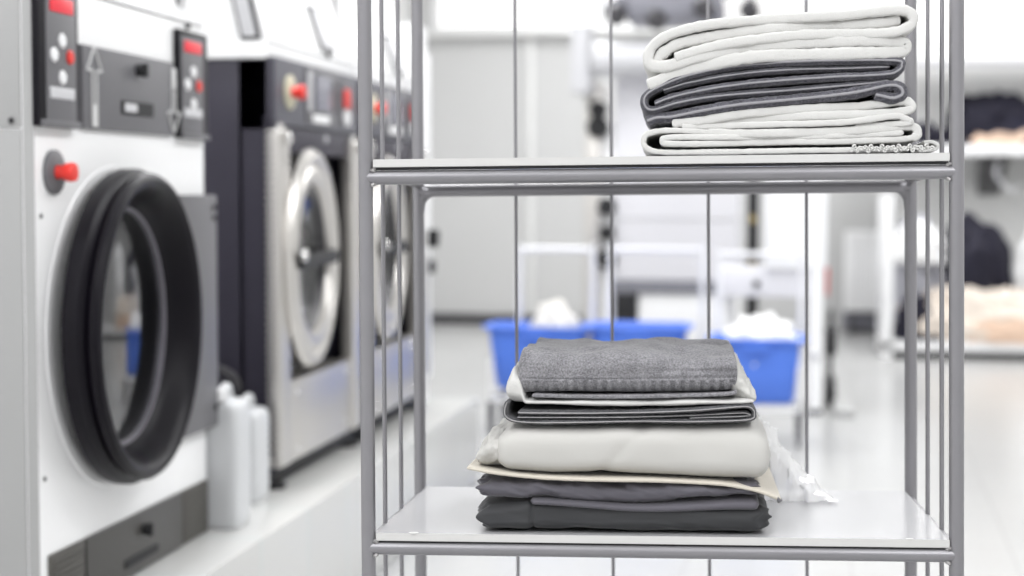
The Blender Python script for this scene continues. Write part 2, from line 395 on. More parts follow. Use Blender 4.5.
# pipes and motor housing on the top of the near dryer
pt = thing('exhaust_pipe', 'short pale round exhaust pipe with dark bore on top of near dryer', 'pipe', (FX-.05, 4.33, PZ+1.452))
ring([(.055, -.5), (.055, .0), (.066, .004), (.066, .03), (.05, .034), (.045, .02), (.043, -.45)], (0, .02, .067)).build('pipe', white, pt)
ring([(0, .0), (.0435, .0)], (.012, .02, .067)).build('bore', blackr, pt)
MB().box(-.35, -.25, -.06, .10, 0, .03, .004).build('foot_bracket', darkg, pt)
pt2 = thing('vent_hose', 'grey hose resting beside the exhaust pipe on the dryer top', 'hose', (FX-.1, 4.05, PZ+1.452))
MB().tube([(-.5, -.3, .05), (-.2, -.25, .05), (-.05, -.1, .05), (-.03, .05, .05), (-.1, .16, .05)], .045, 14).build('hose', steel, pt2)

# ------------------------------------------------------------------ washers
def make_washer(label, y0, group):
    W = 1.03
    t = thing('washing_machine', label, 'washing machine', (FX, y0, PZ), 0, group)
    b = MB()
    b.box(-.95, -.10, 0, W, .06, 1.40, .006)
    b.box(-.12, 0, 0, .02, .06, 1.40, .003); b.box(-.12, 0, W-.02, W, .06, 1.40, .003)
    b.box(-.12, -.02, 0, W, 1.17, 1.40, .004)
    for q in range(46): b.box(-.035, -.005, -.006, .004, .12+q*.024, .132+q*.024, .002)
    b.build('body', navy, t)
    MB().box(-.97, -.02, -.012, W+.01, 1.40, 1.455, .008).build('top_board', white, t)
    cp = MB().box(-.03, .004, .004, W-.004, 1.19, 1.408, .006).build('control_panel', panelg, t)
    emergency_button(cp, .15, 1.300, yell, .029, .004)
    ds = MB().box(.003, .010, .33, .735, 1.205, 1.40, .004).build('display_unit', midg, cp)
    MB().box(.008, .014, .345, .385, 1.25, 1.385, .004).build('white_strip', labelg, ds)
    MB().box(.008, .014, .43, .63, 1.255, 1.375, .004).build('screen', screen, ds)
    MB().box(.008, .014, .40, .60, 1.212, 1.240, .006).build('white_label', buttonw, ds)
    MB().box(.008, .013, .655, .69, 1.25, 1.37, .004).build('key_strip', darkg, ds)
    sw = MB().box(.003, .010, .775, .88, 1.215, 1.38, .004).build('switch_plate', midg, cp)
    MB().box(.008, .020, .795, .86, 1.28, 1.35, .008).build('red_switch', redp, sw)
    MB().lathe([(0, .012), (.028, .010), (.032, 0)], 20, 'x', c=(.009, .828, 1.245)).build('white_button', buttonw, sw)
    MB().box(-.05, -.004, .02, W-.02, 1.10, 1.185, .008).build('soap_tray_front', navy, t)
    MB().lathe([(0, .01), (.012, .008), (.014, 0)], 12, 'x', c=(-.004, .6, 1.16)).build('screw', labelg, t)
    for a, c, z1 in ((-.005, .105, 1.175), (.885, 1.005, 1.165)):
        p = MB(); p.box(-.03, .022, a, c, .075, z1, .012, seg=4); po = p.build('front_post', steel, t)
        q = MB(); q.cyl((.03, (a+c)/2, z1-.03), (.042, (a+c)/2, z1-.03), .02, 16); q.cyl((-.004, (a+c)/2, z1-.002), (-.004, (a+c)/2, z1+.02), .022, 16); q.build('bolt', chrome, po)
    MB().box(-.16, -.09, .12, .88, .32, 1.11, .004).build('recess', blackr, t)
    lp = MB().box(-.09, .012, .13, .88, .075, .345, .006).build('lower_panel', steel, t)
    for yy, zz in ((.2, .30), (.82, .30), (.2, .11), (.82, .11)):
        MB().lathe([(0, .005), (.010, .004), (.012, 0)], 14, 'x', c=(.012, yy, zz)).build('screw', chrome, lp)
    MB().box(-.9, -.015, .01, W-.01, .025, .072, .004).build('base_bar', blackr, t)
    for yy in (.06, W-.06):
        f = MB(); f.cyl((-.03, yy, .0), (-.03, yy, .018), .045, 20); f.cyl((-.03, yy, .015), (-.03, yy, .07), .014, 12); f.build('foot', blackr, t)
    # round door, swung a little open
    cy, cz = .392, .745
    ring([(.345, -.10), (.345, -.07), (.33, -.06), (.30, -.09), (.28, -.10)], (0, cy, cz), 72).build('door_collar', steel, t)
    d = thing('door', None, None); d.parent = t
    hy = cy+.36; d.location = (-.05, hy, cz); d.rotation_euler = (0, 0, R(4))
    c = (0, cy-hy, 0)
    ring([(.35, .0), (.372, .008), (.378, .03), (.365, .05), (.345, .055), (.328, .048), (.322, .036), (.325, .018), (.33, .006), (.345, 0)], c, 80).build('outer_ring', steel, d)
    ring([(.322, .012), (.326, .03), (.31, .046), (.285, .052), (.262, .044), (.25, .024), (.25, .0), (.322, .0), (.322, .012)], c, 80).build('door_ring', steel, d)
    ring([(.235, .028), (.25, .026), (.252, .012), (.240, .004), (.22, -.03), (.205, -.04), (.20, -.02), (.215, .012), (.235, .028)], c, 72).build('inner_ring', darkg, d)
    ring([(0, -.03), (.16, -.028), (.22, -.005), (.235, .01), (.23, .016), (.16, -.016), (0, -.02)], c, 60).build('glass', glass, d)
    h = MB(); h.box(.045, .075, c[1]-.30, c[1]+.25, -.026, .022, .010, seg=3); h.build('door_handle', blackr, d)
    MB().lathe([(0, .018), (.018, .014), (.022, 0)], 18, 'x', c=(.075, c[1]-.32, .02)).build('latch_knob', chrome, d)
    for z in (.30, .09, -.06, -.28):
        yy = c[1]+math.sqrt(max(.365**2-z*z, 0.01))
        MB().cyl((.03, yy+.01, z-.015), (.03, yy+.01, z+.015), .013, 12).build('hinge_pin', chrome, d)
    ring([(.26, -.10), (.26, -.2), (.25, -.75), (0, -.76)], (0, cy, cz), 48).build('drum', steel, t)
    # sloping white hood with its framed window
    hd = MB(); s0, s1, hz0, hz1 = -.01, -.165, 1.455, 1.90
    hd.prism([(s0, hz0), (s1, hz1), (-.80, hz1), (-.80, hz0)], 'y', .0, W, .006)
    ho = hd.build('hood', white, t)
    sl = (s1-s0)/(hz1-hz0)
    def onslope(y0_, y1_, z0_, z1_, d0, d1, name, m_, par, bev=.002):
        mm = MB(); mm.prism([(s0+sl*(z0_-hz0)+d0, z0_), (s0+sl*(z1_-hz0)+d0, z1_), (s0+sl*(z1_-hz0)+d1, z1_), (s0+sl*(z0_-hz0)+d1, z0_)], 'y', y0_, y1_, bev)
        return mm.build(name, m_, par)
    wf = onslope(.595, .745, 1.475, 1.635, -.004, .010, 'window_frame', darkg, ho)
    onslope(.612, .728, 1.487, 1.623, .008, .0125, 'window_pane', labelg, wf, .0008)
    MB().lathe([(0, .008), (.014, .006), (.016, 0)], 14, 'x', c=(s0, .66, 1.466)).build('hood_screw', darkg, ho)
    # framed leaning window in the near side of the hood
    sf = MB(); a = (-.155, 1.60); bq = (-.105, 1.60); cc = (-.050, 1.475); e = (-.098, 1.475)
    sf = MB().prism([(-.17, 1.74), (-.10, 1.74), (-.038, 1.462), (-.105, 1.462)], 'y', -.012, .004, .002).build('side_window_frame', darkg, ho)
    MB().prism([(-.16, 1.73), (-.112, 1.73), (-.052, 1.470), (-.098, 1.470)], 'y', -.016, -.010, .001).build('side_window_pane', labelg, sf)
    return t
m2 = make_washer('navy front-loading washer with steel door, nearer of the two navy machines', 5.11, 'navy front-loading washers in the row')
m3 = copy_tree(m2); m3.location = (FX, 6.19, PZ)
m3['label'] = 'navy front-loading washer partly hidden by the rack, farther of the two navy machines'
# a slim white dryer closes the row
t = thing('drying_cabinet', 'tall white drying cabinet at the far end of the machine row', 'cabinet', (FX-.02, 7.22, PZ))
MB().box(-1.0, -.0, 0, .22, 0, 1.72, .01).build('body', white, t)
MB().box(-.005, .022, .02, .20, .12, 1.60, .012).build('door', white, t)
hb = MB(); hb.box(.02, .07, .12, .16, .72, .80, .008); hb.box(.02, .05, .11, .17, .60, .66, .006); hb.build('latch', blackr, t)
hb = MB(); hb.box(.015, .05, .01, .03, .15, .7, .004); hb.build('edge_grip', labelg, t)

# ------------------------------------------------------------------ jerrycans
def make_can(name, label, loc, w, dpt, h, rz):
    """rounded square can with bevelled shoulders, moulded handle and cap"""
    t = thing(name, label, 'jerrycan', loc, rz, None)
    b = bmesh.new(); rings = []; n = 48
    def rr(ang, a, c, e=5.0):
        ca, sa = math.cos(ang), math.sin(ang)
        k = (abs(ca)**e+abs(sa)**e)**(-1/e); return a*ca*k, c*sa*k
    for z, f, e in ((0, .90, 5), (.006, .95, 5), (.02, .985, 5), (.05, 1, 6), (h*.30, .985, 6), (h*.34, 1, 6), (h*.62, .99, 6), (h*.66, 1, 6), (h*.88, 1, 6), (h*.93, .97, 5), (h*.965, .90, 5), (h*.985, .78, 4), (h, .4, 3), (h, .02, 2)):
        rings.append([b.verts.new((*rr(2*PI*k/n, w/2*f, dpt/2*f, e), z)) for k in range(n)])
    for A, B in zip(rings, rings[1:]):
        for k in range(n): b.faces.new((A[k], A[(k+1) % n], B[(k+1) % n], B[k]))
    b.faces.new(rings[0][::-1])
    m = MB(); m._merge(b); m.build('canister', hdpe, t, smooth_ang=60)
    m = MB(); m.tube([(0.0, -dpt*.05, h-.01), (0, -dpt*.0, h+.025), (0, dpt*.28, h+.025), (0, dpt*.36, h-.01)], .013, 12); m.build('carry_handle', hdpe, t)
    c = MB(); c.lathe([(0, .034), (.022, .034), (.026, .030), (.026, .0)], 28, c=(0, -dpt*.32, h-.002))
    for k in range(16):
        a = 2*PI*k/16; c.cyl((.0255*math.cos(a), -dpt*.32+.0255*math.sin(a), h), (.0255*math.cos(a), -dpt*.32+.0255*math.sin(a), h+.028), .002, 6)
    c.build('cap', buttonw, t)
    return t
make_can('jerrycan', 'translucent white jerrycan with a white cap, standing against the near dryer', (-1.638, 4.565, PZ), .13, .15, .375, R(2))
make_can('jerrycan', 'shorter translucent jerrycan behind the capped one, against the navy washer side', (-1.705, 4.955, PZ), .12, .17, .295, R(2))
hs = MB().tube([(-1.95, 5.0, .42), (-1.90, 4.97, .62), (-1.84, 4.93, .78), (-1.78, 4.90, .82), (-1.74, 4.97, .76), (-1.80, 5.02, .60), (-1.9, 5.02, .42)], .016, 10).build('drain_hose', darkg)
tag(hs, 'dark drain hose looping behind the jerrycans beside the navy washer', 'hose')

# ------------------------------------------------------------------ the rack (stands slightly out of true)
RM = Euler((R(-1.98), R(-.70), R(3.79)), 'XYZ').to_matrix().to_4x4()
RT = Matrix.Translation((-.6611, 2.4976, 1.3293)) @ RM
RW, RD = .90, .507
rack = thing('shelf_rack', 'grey tubular metal shelf rack with white boards in the foreground', 'shelf rack')
rack.matrix_world = RT
zfl = -1.3293+.085                         # posts end above the casters
PR = .0112
def post(x, y, curved=False):
    m = MB(); m.cyl((x, y, zfl), (x, y, .78), PR if y < .1 else PR*.98, 28, bev=.05); return m.build('post', rackm, rack)
for x in (0, RW):
    for y in (0, RD): post(x, y)
def rail(p0, p1, r=.0108, name='rail'):
    return MB().cyl(p0, p1, r, 24, bev=.02).build(name, rackm, rack)
for z in (.0692, -.5087, -1.12, .765):
    rail((0, 0, z), (RW, 0, z))
    if z > 0:  # back rail bends down into the posts
        zz = z-.003
        rail((0, RD, zz), (RW, RD, zz), .0112)
        for sx, x0 in ((1, 0), (-1, RW)):
            MB().tube([(x0+sx*.002, RD, zz-.04), (x0+sx*.006, RD, zz-.018), (x0+sx*.02, RD, zz-.004), (x0+sx*.045, RD, zz)], .0095, 14).build('corner_gusset', rackm, rack)
    else: rail((0, RD, z), (RW, RD, z))
    for x in (0, RW): rail((x, 0, z+.0085), (x, RD, z+.0085), .0055, 'side_rail')
    wl = MB()
    for x, s_ in ((0, 1), (RW, -1)):
        for dz in (.010, -.010):
            for k in range(5):
                a = -.6+k*.3
                wl.lathe([(0, -.0035), (.003, -.002), (.0042, 0), (.003, .002), (0, .0035)], 10, c=(x+s_*(.0125+.001*math.sin(k*7)), -.007*math.cos(a*1.5)+.002, z+dz*(1+.12*math.sin(3*k))))
            wl.tube([(x+s_*.010, -.009, z+dz*1.25), (x+s_*.0135, -.006, z+dz*1.05), (x+s_*.0155, .0, z+dz*.98)], .0026, 8)
    wl.build('weld', weldm, rack)
def rod(x, y, r=.0036):
    a = -1.12; c = .765
    m = MB(); m.cyl((x, y, a), (x, y, c), r, 12, bev=.05); return m.build('rod', rackm, rack)
for x in (.183, .360, .537, .714): rod(x, RD, .0031)
for x in (-.001, RW+.001):
    for y in (.15, .305): rod(x, y, .0038)
def board(z, name='shelf_board'):
    m = MB(); x0, x1, y0, y1, th = .013, .889, -.0085, RD-.012, .0125
    b = bmesh.new(); bmesh.ops.create_cube(b, size=1)
    for v in b.verts: v.co = Vector(((x0+x1)/2+v.co.x*(x1-x0), (y0+y1)/2+v.co.y*(y1-y0), z-th/2+v.co.z*th))
    bmesh.ops.bevel(b, geom=b.edges[:], offset=.0008, segments=2, affect='EDGES')
    bmesh.ops.recalc_face_normals(b, faces=b.faces)
    m._merge(b)
    o = m.build(name, [boardt, boarde], rack)
    for p in o.data.polygons:
        if abs(p.normal.z) < .5: p.material_index = 1
    # black strip modelled for the shade in the gap under the board and two chipped spots on the edge
    MB().box(x0+.004, x1-.002, -.0055, .004, z-.0165, z-.0126, .0006).build('gap_shade_strip', blackr, rack)
    return o
ZU, ZL = .0975, -.484
board(ZU); board(ZL); board(-1.095)
ch = MB()
for x, w_ in ((.072, .008), (.83, .006)): ch.lathe([(0, .0004), (w_*.6, .0003), (w_, 0)], 12, c=(x, -.0035, ZL))
ch.build('edge_chip', boarde, rack)
for x in (0, RW):
    for y in (0, RD):
        gz = -(RT @ Vector((x, y, 0))).z       # local height of the floor below this post
        m = MB(); m.cyl((x-.012, y, gz+.036), (x+.012, y, gz+.036), .034, 24)
        m.box(x-.018, x-.014, y-.012, y+.012, gz+.03, zfl+.006, .001); m.box(x+.014, x+.018, y-.012, y+.012, gz+.03, zfl+.006, .001)
        m.box(x-.02, x+.02, y-.02, y+.02, zfl-.006, zfl+.004, .002); m.build('caster', blackr, rack)

# ------------------------------------------------------------------ cloth builders (rack-local coordinates)
def place(mb_or_bm, name, mats, label, cat, base, group=None, ang=60):
    m = MB(); m._merge_keep = None
    me = bpy.data.meshes.new(name)
    bmx = mb_or_bm; bmx.transform(Matrix.Translation(-Vector(base)))
    bmesh.ops.recalc_face_normals(bmx, faces=bmx.faces)
    bmx.to_mesh(me); bmx.free(); m.bm.free()
    for k in mats: me.materials.append(k)
    for p in me.polygons: p.use_smooth = True
    o = bpy.data.objects.new(name, me); C.objects.link(o)
    o.matrix_world = RT @ Matrix.Translation(base)
    return tag(o, label, cat, group)

def ribbon(path, y0, y1, th, seed, ny=22, sub=22, amp=.003, hem=True, yslope=0.0, fr=.004, taper=0.0, lip=False, thf=None):
    """a folded strip of cloth: path in (x, z), swept back from y0 to y1"""
    P = smooth([(x, 0, z) for x, z in path], sub); N = len(P)
    nor = []
    for i in range(N):
        t = P[min(i+1, N-1)]-P[max(i-1, 0)]; t.normalize(); nor.append(Vector((-t.z, 0, t.x)))
    L = [0]
    for i in range(1, N): L.append(L[-1]+(P[i]-P[i-1]).length)
    if lip: ys = [(0, .10, 1), (.0007, .22, 1), (.003, .24, 1), (.0045, .55, 0), (.007, .9, 0), (.0125, 1, 0)]
    elif hem: ys = [(0, .50, 1), (th*.05, .74, 1), (th*.13, .93, 1), (th*.28, 1.04, 1), (.0055, 1.04, 1), (.0085, .93, 0), (.0125, .99, 0)]
    else: ys = [(0, .4, 0), (.0015, .8, 0), (.004, 1, 0)]
    k0 = len(ys)
    for k in range(1, ny+1): ys.append((.0125+(y1-y0-.0125)*(k/ny)**1.15, 1.0, 0))
    ys.append((y1-y0+.002, .4, 0))
    b = bmesh.new(); T = []; B = []
    for j, (dy, tf, h) in enumerate(ys):
        rt, rb = [], []
        for i in range(N):
            s = L[i]
            fy = fr*noise.noise(Vector((s*9, seed*3.1, 0)))*2 + .35*fr*noise.noise(Vector((s*45, seed*1.7, 5)))
            wob = amp*noise.noise(Vector((s*7, dy*9+seed, seed*2.3))) + .35*amp*noise.noise(Vector((s*30, dy*25, seed)))
            edge = min(1, (dy/.05))
            c = P[i] + nor[i]*(wob*(.25+.75*edge)) + Vector((0, y0+dy+fy, 0))
            c.x += yslope*dy
            e = min(i, N-1-i); tf2 = tf*(.45 if e == 0 else .9 if e == 1 else 1)
            tt = (thf(i/(N-1)) if thf else th)*tf2*(1+.16*noise.noise(Vector((s*90, dy*60, seed)))+.10*noise.noise(Vector((s*330, dy*300, seed))))
            rt.append(b.verts.new(c+nor[i]*tt/2)); rb.append(b.verts.new(c-nor[i]*tt/2))
        T.append(rt); B.append(rb)
    for j in range(len(ys)-1):
        mi = 1 if (hem and ys[j][2] and ys[j+1][2]) else 0
        for i in range(N-1):
            for f in (b.faces.new((T[j][i], T[j][i+1], T[j+1][i+1], T[j+1][i])), b.faces.new((B[j][i], B[j+1][i], B[j+1][i+1], B[j][i+1]))): f.material_index = mi
        for i in (0, N-1):
            f = b.faces.new((T[j][i], T[j+1][i], B[j+1][i], B[j][i])); f.material_index = mi
    for j in (0, len(ys)-1):
        for i in range(N-1):
            f = b.faces.new((T[j][i], B[j][i], B[j][i+1], T[j][i+1])); f.material_index = 1 if (hem and j == 0) else 0
    return b

def slab(x0, x1, y0, y1, zb, zt, seed, nx=90, na=72, e=3.2, amp=.003, endr=.03, wrinkle=None, freq=7, ruffle=0.0, tile_z=None):
    """a soft folded pile: superellipse section in (y, z) lofted along x; zb/zt functions of u in 0..1"""
    b = bmesh.new(); rings = []
    zbf = zb if callable(zb) else (lambda u: zb); ztf = zt if callable(zt) else (lambda u: zt)
    for i in range(nx+1):
        u = i/nx
        uu = .5-.5*math.cos(PI*u) if (i < 6 or i > nx-6) else u
        x = x0+(x1-x0)*u
        dist = min(x-x0, x1-x)
        k = 1.0 if dist > endr else math.sqrt(max(0, 1-(1-dist/endr)**2))
        k = max(k, .02)
        za, zc = zbf(u), ztf(u); zm = (za+zc)/2; hz = (zc-za)/2; ym = (y0+y1)/2; hy = (y1-y0)/2
        hzk = hz*(.25+.75*k); hyk = hy-endr*.8*(1-k)
        if i in (0, nx): hzk *= .5; hyk *= .97
        row = []
        for j in range(na):
            a = 2*PI*j/na; ca, sa = math.cos(a), math.sin(a)
            ex = e
            yy = hyk*math.copysign(abs(ca)**(2/ (ex*2.2)), ca) ; zz = hzk*math.copysign(abs(sa)**(2/ex), sa)
            p = Vector((x, ym-yy, zm+zz)); n = Vector((0, -ca, sa))
            q = Vector((x*freq, p.y*freq, p.z*freq*1.5+seed*5))
            d = amp*noise.noise(q)+.4*amp*noise.noise(q*3.1)
            if wrinkle: d += wrinkle(u, x, p.y, p.z, ca, sa, (p.z-za)/max(zc-za, 1e-4))
            if ruffle and dist < endr*1.6:
                p.x += ruffle*noise.noise(Vector((p.y*60, p.z*90, seed)))*(1-dist/(endr*1.6))
            # keep the underside resting on what carries it
            if sa < 0: d = min(d, .0008)
            row.append(b.verts.new(p+n*d))
        rings.append(row)
    for A, B in zip(rings, rings[1:]):
        for k in range(na): b.faces.new((A[k], A[(k+1) % na], B[(k+1) % na], B[k]))
    b.faces.new(rings[0][::-1]); b.faces.new(rings[-1])
    return b

# ---- upper stack, bottom to top
def dz(path, d): return [(x, z+d) for x, z in path]
W5 = [(.82,.1035),(.67,.1035),(.548,.1035),(.464,.104),(.438,.110),(.432,.122),(.441,.133),(.479,.137),(.579,.131),(.7,.131),(.791,.136),(.832,.139),(.843,.130),(.832,.1205),(.761,.1175),(.64,.117),(.518,.116),(.469,.117),(.461,.1215),(.474,.1262),(.56,.1255),(.67,.1245),(.77,.1265),(.822,.1285)]
place(ribbon(W5, -.002, .40, .0080, 1, amp=.0022, thf=lambda q: .0082 if q < .33 else (.0125 if q < .56 else .0088)), 'folded_towel', [towelw, towelw2], 'white folded towel lowest in the upper stack, lying on the upper shelf', 'towel', (.64, .2, .101), 'folded towels on the upper shelf')
W6 = [(.735,.1005),(.791,.1012),(.845,.1018),(.862,.107),(.858,.1135),(.845,.115),(.80,.110),(.76,.1085)]
W6 = [(.846,.1015),(.868,.103),(.874,.109),(.866,.115),(.853,.1145)]
lc = place(ribbon(W6, .012, .30, .005, 2, amp=.001), 'crocheted_cloth', [towelw, towelw2], 'small white cloth with crocheted edge poking out at the right of the upper stack', 'cloth', (.86, .2, .1), None)
lm = MB()
for k in range(30):
    x = .744+k*.0041; z = .1035+.0018*math.sin(k*1.9)+(.0032 if k % 2 else 0)
    lm.tube([(x+.0022*math.cos(a), -.0085+.0015*math.sin(3*a+k), z+.0024*math.sin(a)) for a in [2*PI*q/6 for q in range(6)]], .0016, 6, closed=True, sub=2)
lo = lm.build('lace_trim', towelw2, None); lo.parent = lc; lo.matrix_parent_inverse = Matrix.Identity(4); lo.location = -Vector((.86, .2, .1))
W4 = [(.49,.1425),(.52,.1425),(.609,.1435),(.73,.1455),(.806,.1535),(.822,.1505),(.832,.1455),(.822,.1425),(.75,.139)]
W3 = [(.475,.1475),(.518,.151),(.579,.160),(.67,.1665),(.761,.170),(.815,.177),(.832,.173),(.830,.163),(.791,.158),(.67,.1555),(.564,.1515),(.50,.1485)]
place(ribbon(W4, -.001, .40, .0092, 4, amp=.002), 'folded_towel', [towelw, towelw2], 'thin white towel just above the lowest white towel of the upper stack', 'towel', (.64, .2, .14), 'folded towels on the upper shelf')
place(ribbon(W3, .001, .40, .0132, 3, amp=.002), 'folded_towel', [towelw, towelw2], 'white folded towel directly beneath the dark grey towels, folded end at right', 'towel', (.64, .2, .15), 'folded towels on the upper shelf')
G2 = [(.437,.152),(.452,.157),(.475,.158),(.52,.166),(.579,.1745),(.67,.182),(.746,.1895),(.798,.1995),(.816,.196),(.819,.186),(.806,.1805),(.79,.184),(.78,.186)]
place(ribbon(G2, -.004, .39, .0175, 5, amp=.0015, lip=True), 'folded_towel', [towelg, hemg], 'lower of the two dark grey towels in the upper stack, drooping at the left', 'towel', (.63, .2, .16), 'folded towels on the upper shelf')
G1 = [(.449,.178),(.470,.186),(.503,.194),(.579,.2055),(.7,.2135),(.791,.2165),(.812,.221),(.819,.230),(.806,.2375),(.7,.239),(.579,.2345),(.503,.221),(.457,.204),(.436,.191),(.434,.176),(.447,.169),(.487,.1795),(.549,.1885),(.67,.1965),(.761,.203),(.80,.2075)]
place(ribbon(G1, .0, .39, .0125, 6, amp=.0015, lip=True), 'folded_towel', [towelg, hemg], 'upper of the two dark grey towels in the upper stack, rolled edges at left', 'towel', (.63, .2, .17), 'folded towels on the upper shelf')
G1o = [o for o in C.objects if o.get('label', '').startswith('upper of the two dark grey')][0]
GK = [(.462,.199),(.503,.210),(.579,.2215),(.66,.2265),(.74,.2275),(.802,.2285)]
ck = ribbon(GK, .003, .38, .0105, 31, amp=.001, lip=True)
me = bpy.data.meshes.new('inner_fold'); bmesh.ops.recalc_face_normals(ck, faces=ck.faces); ck.to_mesh(me); ck.free()
me.materials.append(towelg); me.materials.append(hemg)
for p in me.polygons: p.use_smooth = True
ko = bpy.data.objects.new('inner_fold', me); C.objects.link(ko); ko.parent = G1o; ko.location = (-.63, -.2, -.17)
W1 = [(.438,.207),(.464,.2165),(.518,.2335),(.61,.2465),(.746,.2495),(.812,.250),(.826,.2585),(.812,.267),(.731,.2685),(.61,.2635),(.518,.2495),(.469,.236),(.442,.240),(.444,.262),(.472,.283),(.534,.297),(.64,.3045),(.731,.307),(.794,.312),(.824,.3115),(.836,.301),(.828,.287),(.791,.2785),(.67,.278),(.564,.268),(.50,.2535),(.480,.247)]
place(ribbon(W1, -.002, .40, .0135, 8, amp=.0035, thf=lambda q: .0186 if q < .40 else .0186-.0036*min(1, (q-.4)/.1)), 'folded_towel', [towelw, towelw2], 'thick white folded towel topmost on the upper stack, over the dark grey ones', 'towel', (.63, .2, .21), 'folded towels on the upper shelf')
GI = [(.452,.243),(.462,.256),(.488,.270),(.54,.2795),(.62,.289),(.72,.2925),(.79,.2955),(.818,.3005)]
# inner turns of the same top towel are its own folded core
co = ribbon(GI, .004, .39, .0172, 9, amp=.003)
me = bpy.data.meshes.new('inner_fold'); bmesh.ops.recalc_face_normals(co, faces=co.faces); co.to_mesh(me); co.free()
me.materials.append(towelw); me.materials.append(towelw2)
for p in me.polygons: p.use_smooth = True
top_towel = [o for o in C.objects if o.name.startswith('folded_towel')][-1]
for o in C.objects:
    if o.get('label', '').startswith('thick white folded towel topmost'): top_towel = o
ino = bpy.data.objects.new('inner_fold', me); C.objects.link(ino); ino.parent = top_towel; ino.location = (-.63, -.2, -.21)

# ---- lower stack, bottom to top
def lerp(a, c, u): return a+(c-a)*u
def piece(a, xs):  # piecewise linear
    def f(u):
        for (u0, v0), (u1, v1) in zip(xs, xs[1:]):
            if u <= u1: 
                s_ = (u-u0)/(u1-u0); s_ = s_*s_*(3-2*s_); return v0+(v1-v0)*s_
        return xs[-1][1]
    return f
def sheet_wr(u, x, y, z, ca, sa, h):
    d = 0
    d += .0045*noise.noise(Vector((x*9, y*4, z*60+3)))+.0025*noise.noise(Vector((x*28+z*60, y*9, z*90)))
    if ca > .3: d += -.004*math.exp(-((x-.256)/.0035)**2)
    return d
s1 = place(slab(.170, .618, .004, .40, -.4838, piece(0, [(0, -.440), (.3, -.428), (1, -.432)]), 11, amp=.002, endr=.022, e=3.4, wrinkle=sheet_wr, ruffle=.016, nx=150), 'folded_sheet', [sheetg],
      'dark slate grey sheet folded flat, lowest in the lower stack on the shelf board', 'sheet', (.39, .2, -.4838), 'folded linen on the lower shelf')
fl = slab(.254, .606, -.0045, .39, piece(0, [(0, -.4425), (.5, -.452), (1, -.4475)]), piece(0, [(0, -.426), (.5, -.434), (1, -.424)]), 12, amp=.0012, endr=.008, e=3, wrinkle=lambda u, x, y, z, ca, sa, h: .0018*noise.noise(Vector((x*7, y*5, 1))))
me = bpy.data.meshes.new('turned_edge'); bmesh.ops.recalc_face_normals(fl, faces=fl.faces); fl.to_mesh(me); fl.free(); me.materials.append(sheetl)
for p in me.polygons: p.use_smooth = True
o = bpy.data.objects.new('turned_edge', me); C.objects.link(o); o.parent = s1; o.location = (-.39, -.2, .4838); o['label'] = 'lighter turned-over edge of the sheet'
def wr3(u, x, y, z, ca, sa, h):
    a = x*1.0+z*2.6
    rg = .009*(.35-abs(noise.noise(Vector((x*14-z*40, z*22, 4)))))*max(0, ca)
    d = rg+.0085*noise.noise(Vector((a*26, z*20, 2)))+.004*noise.noise(Vector((a*70, z*40, 6)))*(1 if ca > 0 else .3)
    d += .0025*noise.noise(Vector((x*60-z*90, z*30, 9)))*max(0, (x-.42)/.2)
    return d
place(slab(.172, .604, -.001, .39, piece(0, [(0, -.432), (.25, -.436), (.5, -.442), (1, -.4245)]), piece(0, [(0, -.398), (.5, -.4), (1, -.405)]), 13, amp=.003, endr=.018, e=2.8, wrinkle=wr3, ruffle=.020, nx=140), 'folded_sheet', [sheetl],
      'wrinkled slate grey fitted sheet with gathered ends, under the cream cover', 'sheet', (.39, .2, -.435), 'folded linen on the lower shelf')
# cream duvet cover: thin flap below, thick roll above, crumpled left end
BB = [(.157,-.3815),(.20,-.389),(.267,-.3955),(.345,-.398),(.423,-.3985),(.5,-.4015),(.56,-.405),(.605,-.414),(.638,-.4265)]
dv = place(ribbon(BB, -.010, .42, .0058, 14, ny=16, amp=.0015, hem=False), 'folded_duvet_cover', [creamd], 'thick cream duvet cover folded into a roll, between slate sheets and towels', 'duvet cover', (.4, .2, -.395), 'folded linen on the lower shelf')
def child_bm(bmx, name, mats, parent, off):
    me = bpy.data.meshes.new(name); bmesh.ops.recalc_face_normals(bmx, faces=bmx.faces); bmx.to_mesh(me); bmx.free()
    for k in mats: me.materials.append(k)
    for p in me.polygons: p.use_smooth = True
    o = bpy.data.objects.new(name, me); C.objects.link(o); o.parent = parent; o.location = -Vector(off); return o
child_bm(slab(.200, .624, -.006, .41, piece(0, [(0, -.389), (.25, -.394), (1, -.400)]), piece(0, [(0, -.326), (.1, -.318), (.9, -.313), (1, -.322)]), 15, amp=.003, endr=.025, e=3.6,
      wrinkle=lambda u, x, y, z, ca, sa, h: .003*noise.noise(Vector((x*5, y*5, z*12)))-.0025*math.exp(-((x-.40-(z+.35)*.9)/.012)**2)*(1 if ca > 0 else 0)), 'rolled_body', [cream], dv, (.4, .2, -.395))
child_bm(slab(.168, .225, .004, .38, -.386, piece(0, [(0, -.350), (.4, -.330), (1, -.325)]), 16, nx=50, amp=.010, endr=.018, e=2.4, freq=45), 'crumpled_end', [cream], dv, (.4, .2, -.395))
child_bm(slab(.632, .6405, -.011, .02, piece(0, [(0, -.432), (1, -.4285)]), piece(0, [(0, -.421), (1, -.4265)]), 17, nx=12, na=24, amp=.0, endr=.003), 'corner_label', [midg], dv, (.4, .2, -.395))
D1 = [(.236,-.2965),(.30,-.297),(.362,-.2965),(.44,-.2945),(.516,-.2905),(.575,-.2855),(.592,-.2865),(.5985,-.2955),(.587,-.3055),(.50,-.3085),(.424,-.3085),(.33,-.3105),(.268,-.3115),(.232,-.3095),(.217,-.302),(.2155,-.291),(.219,-.280)]
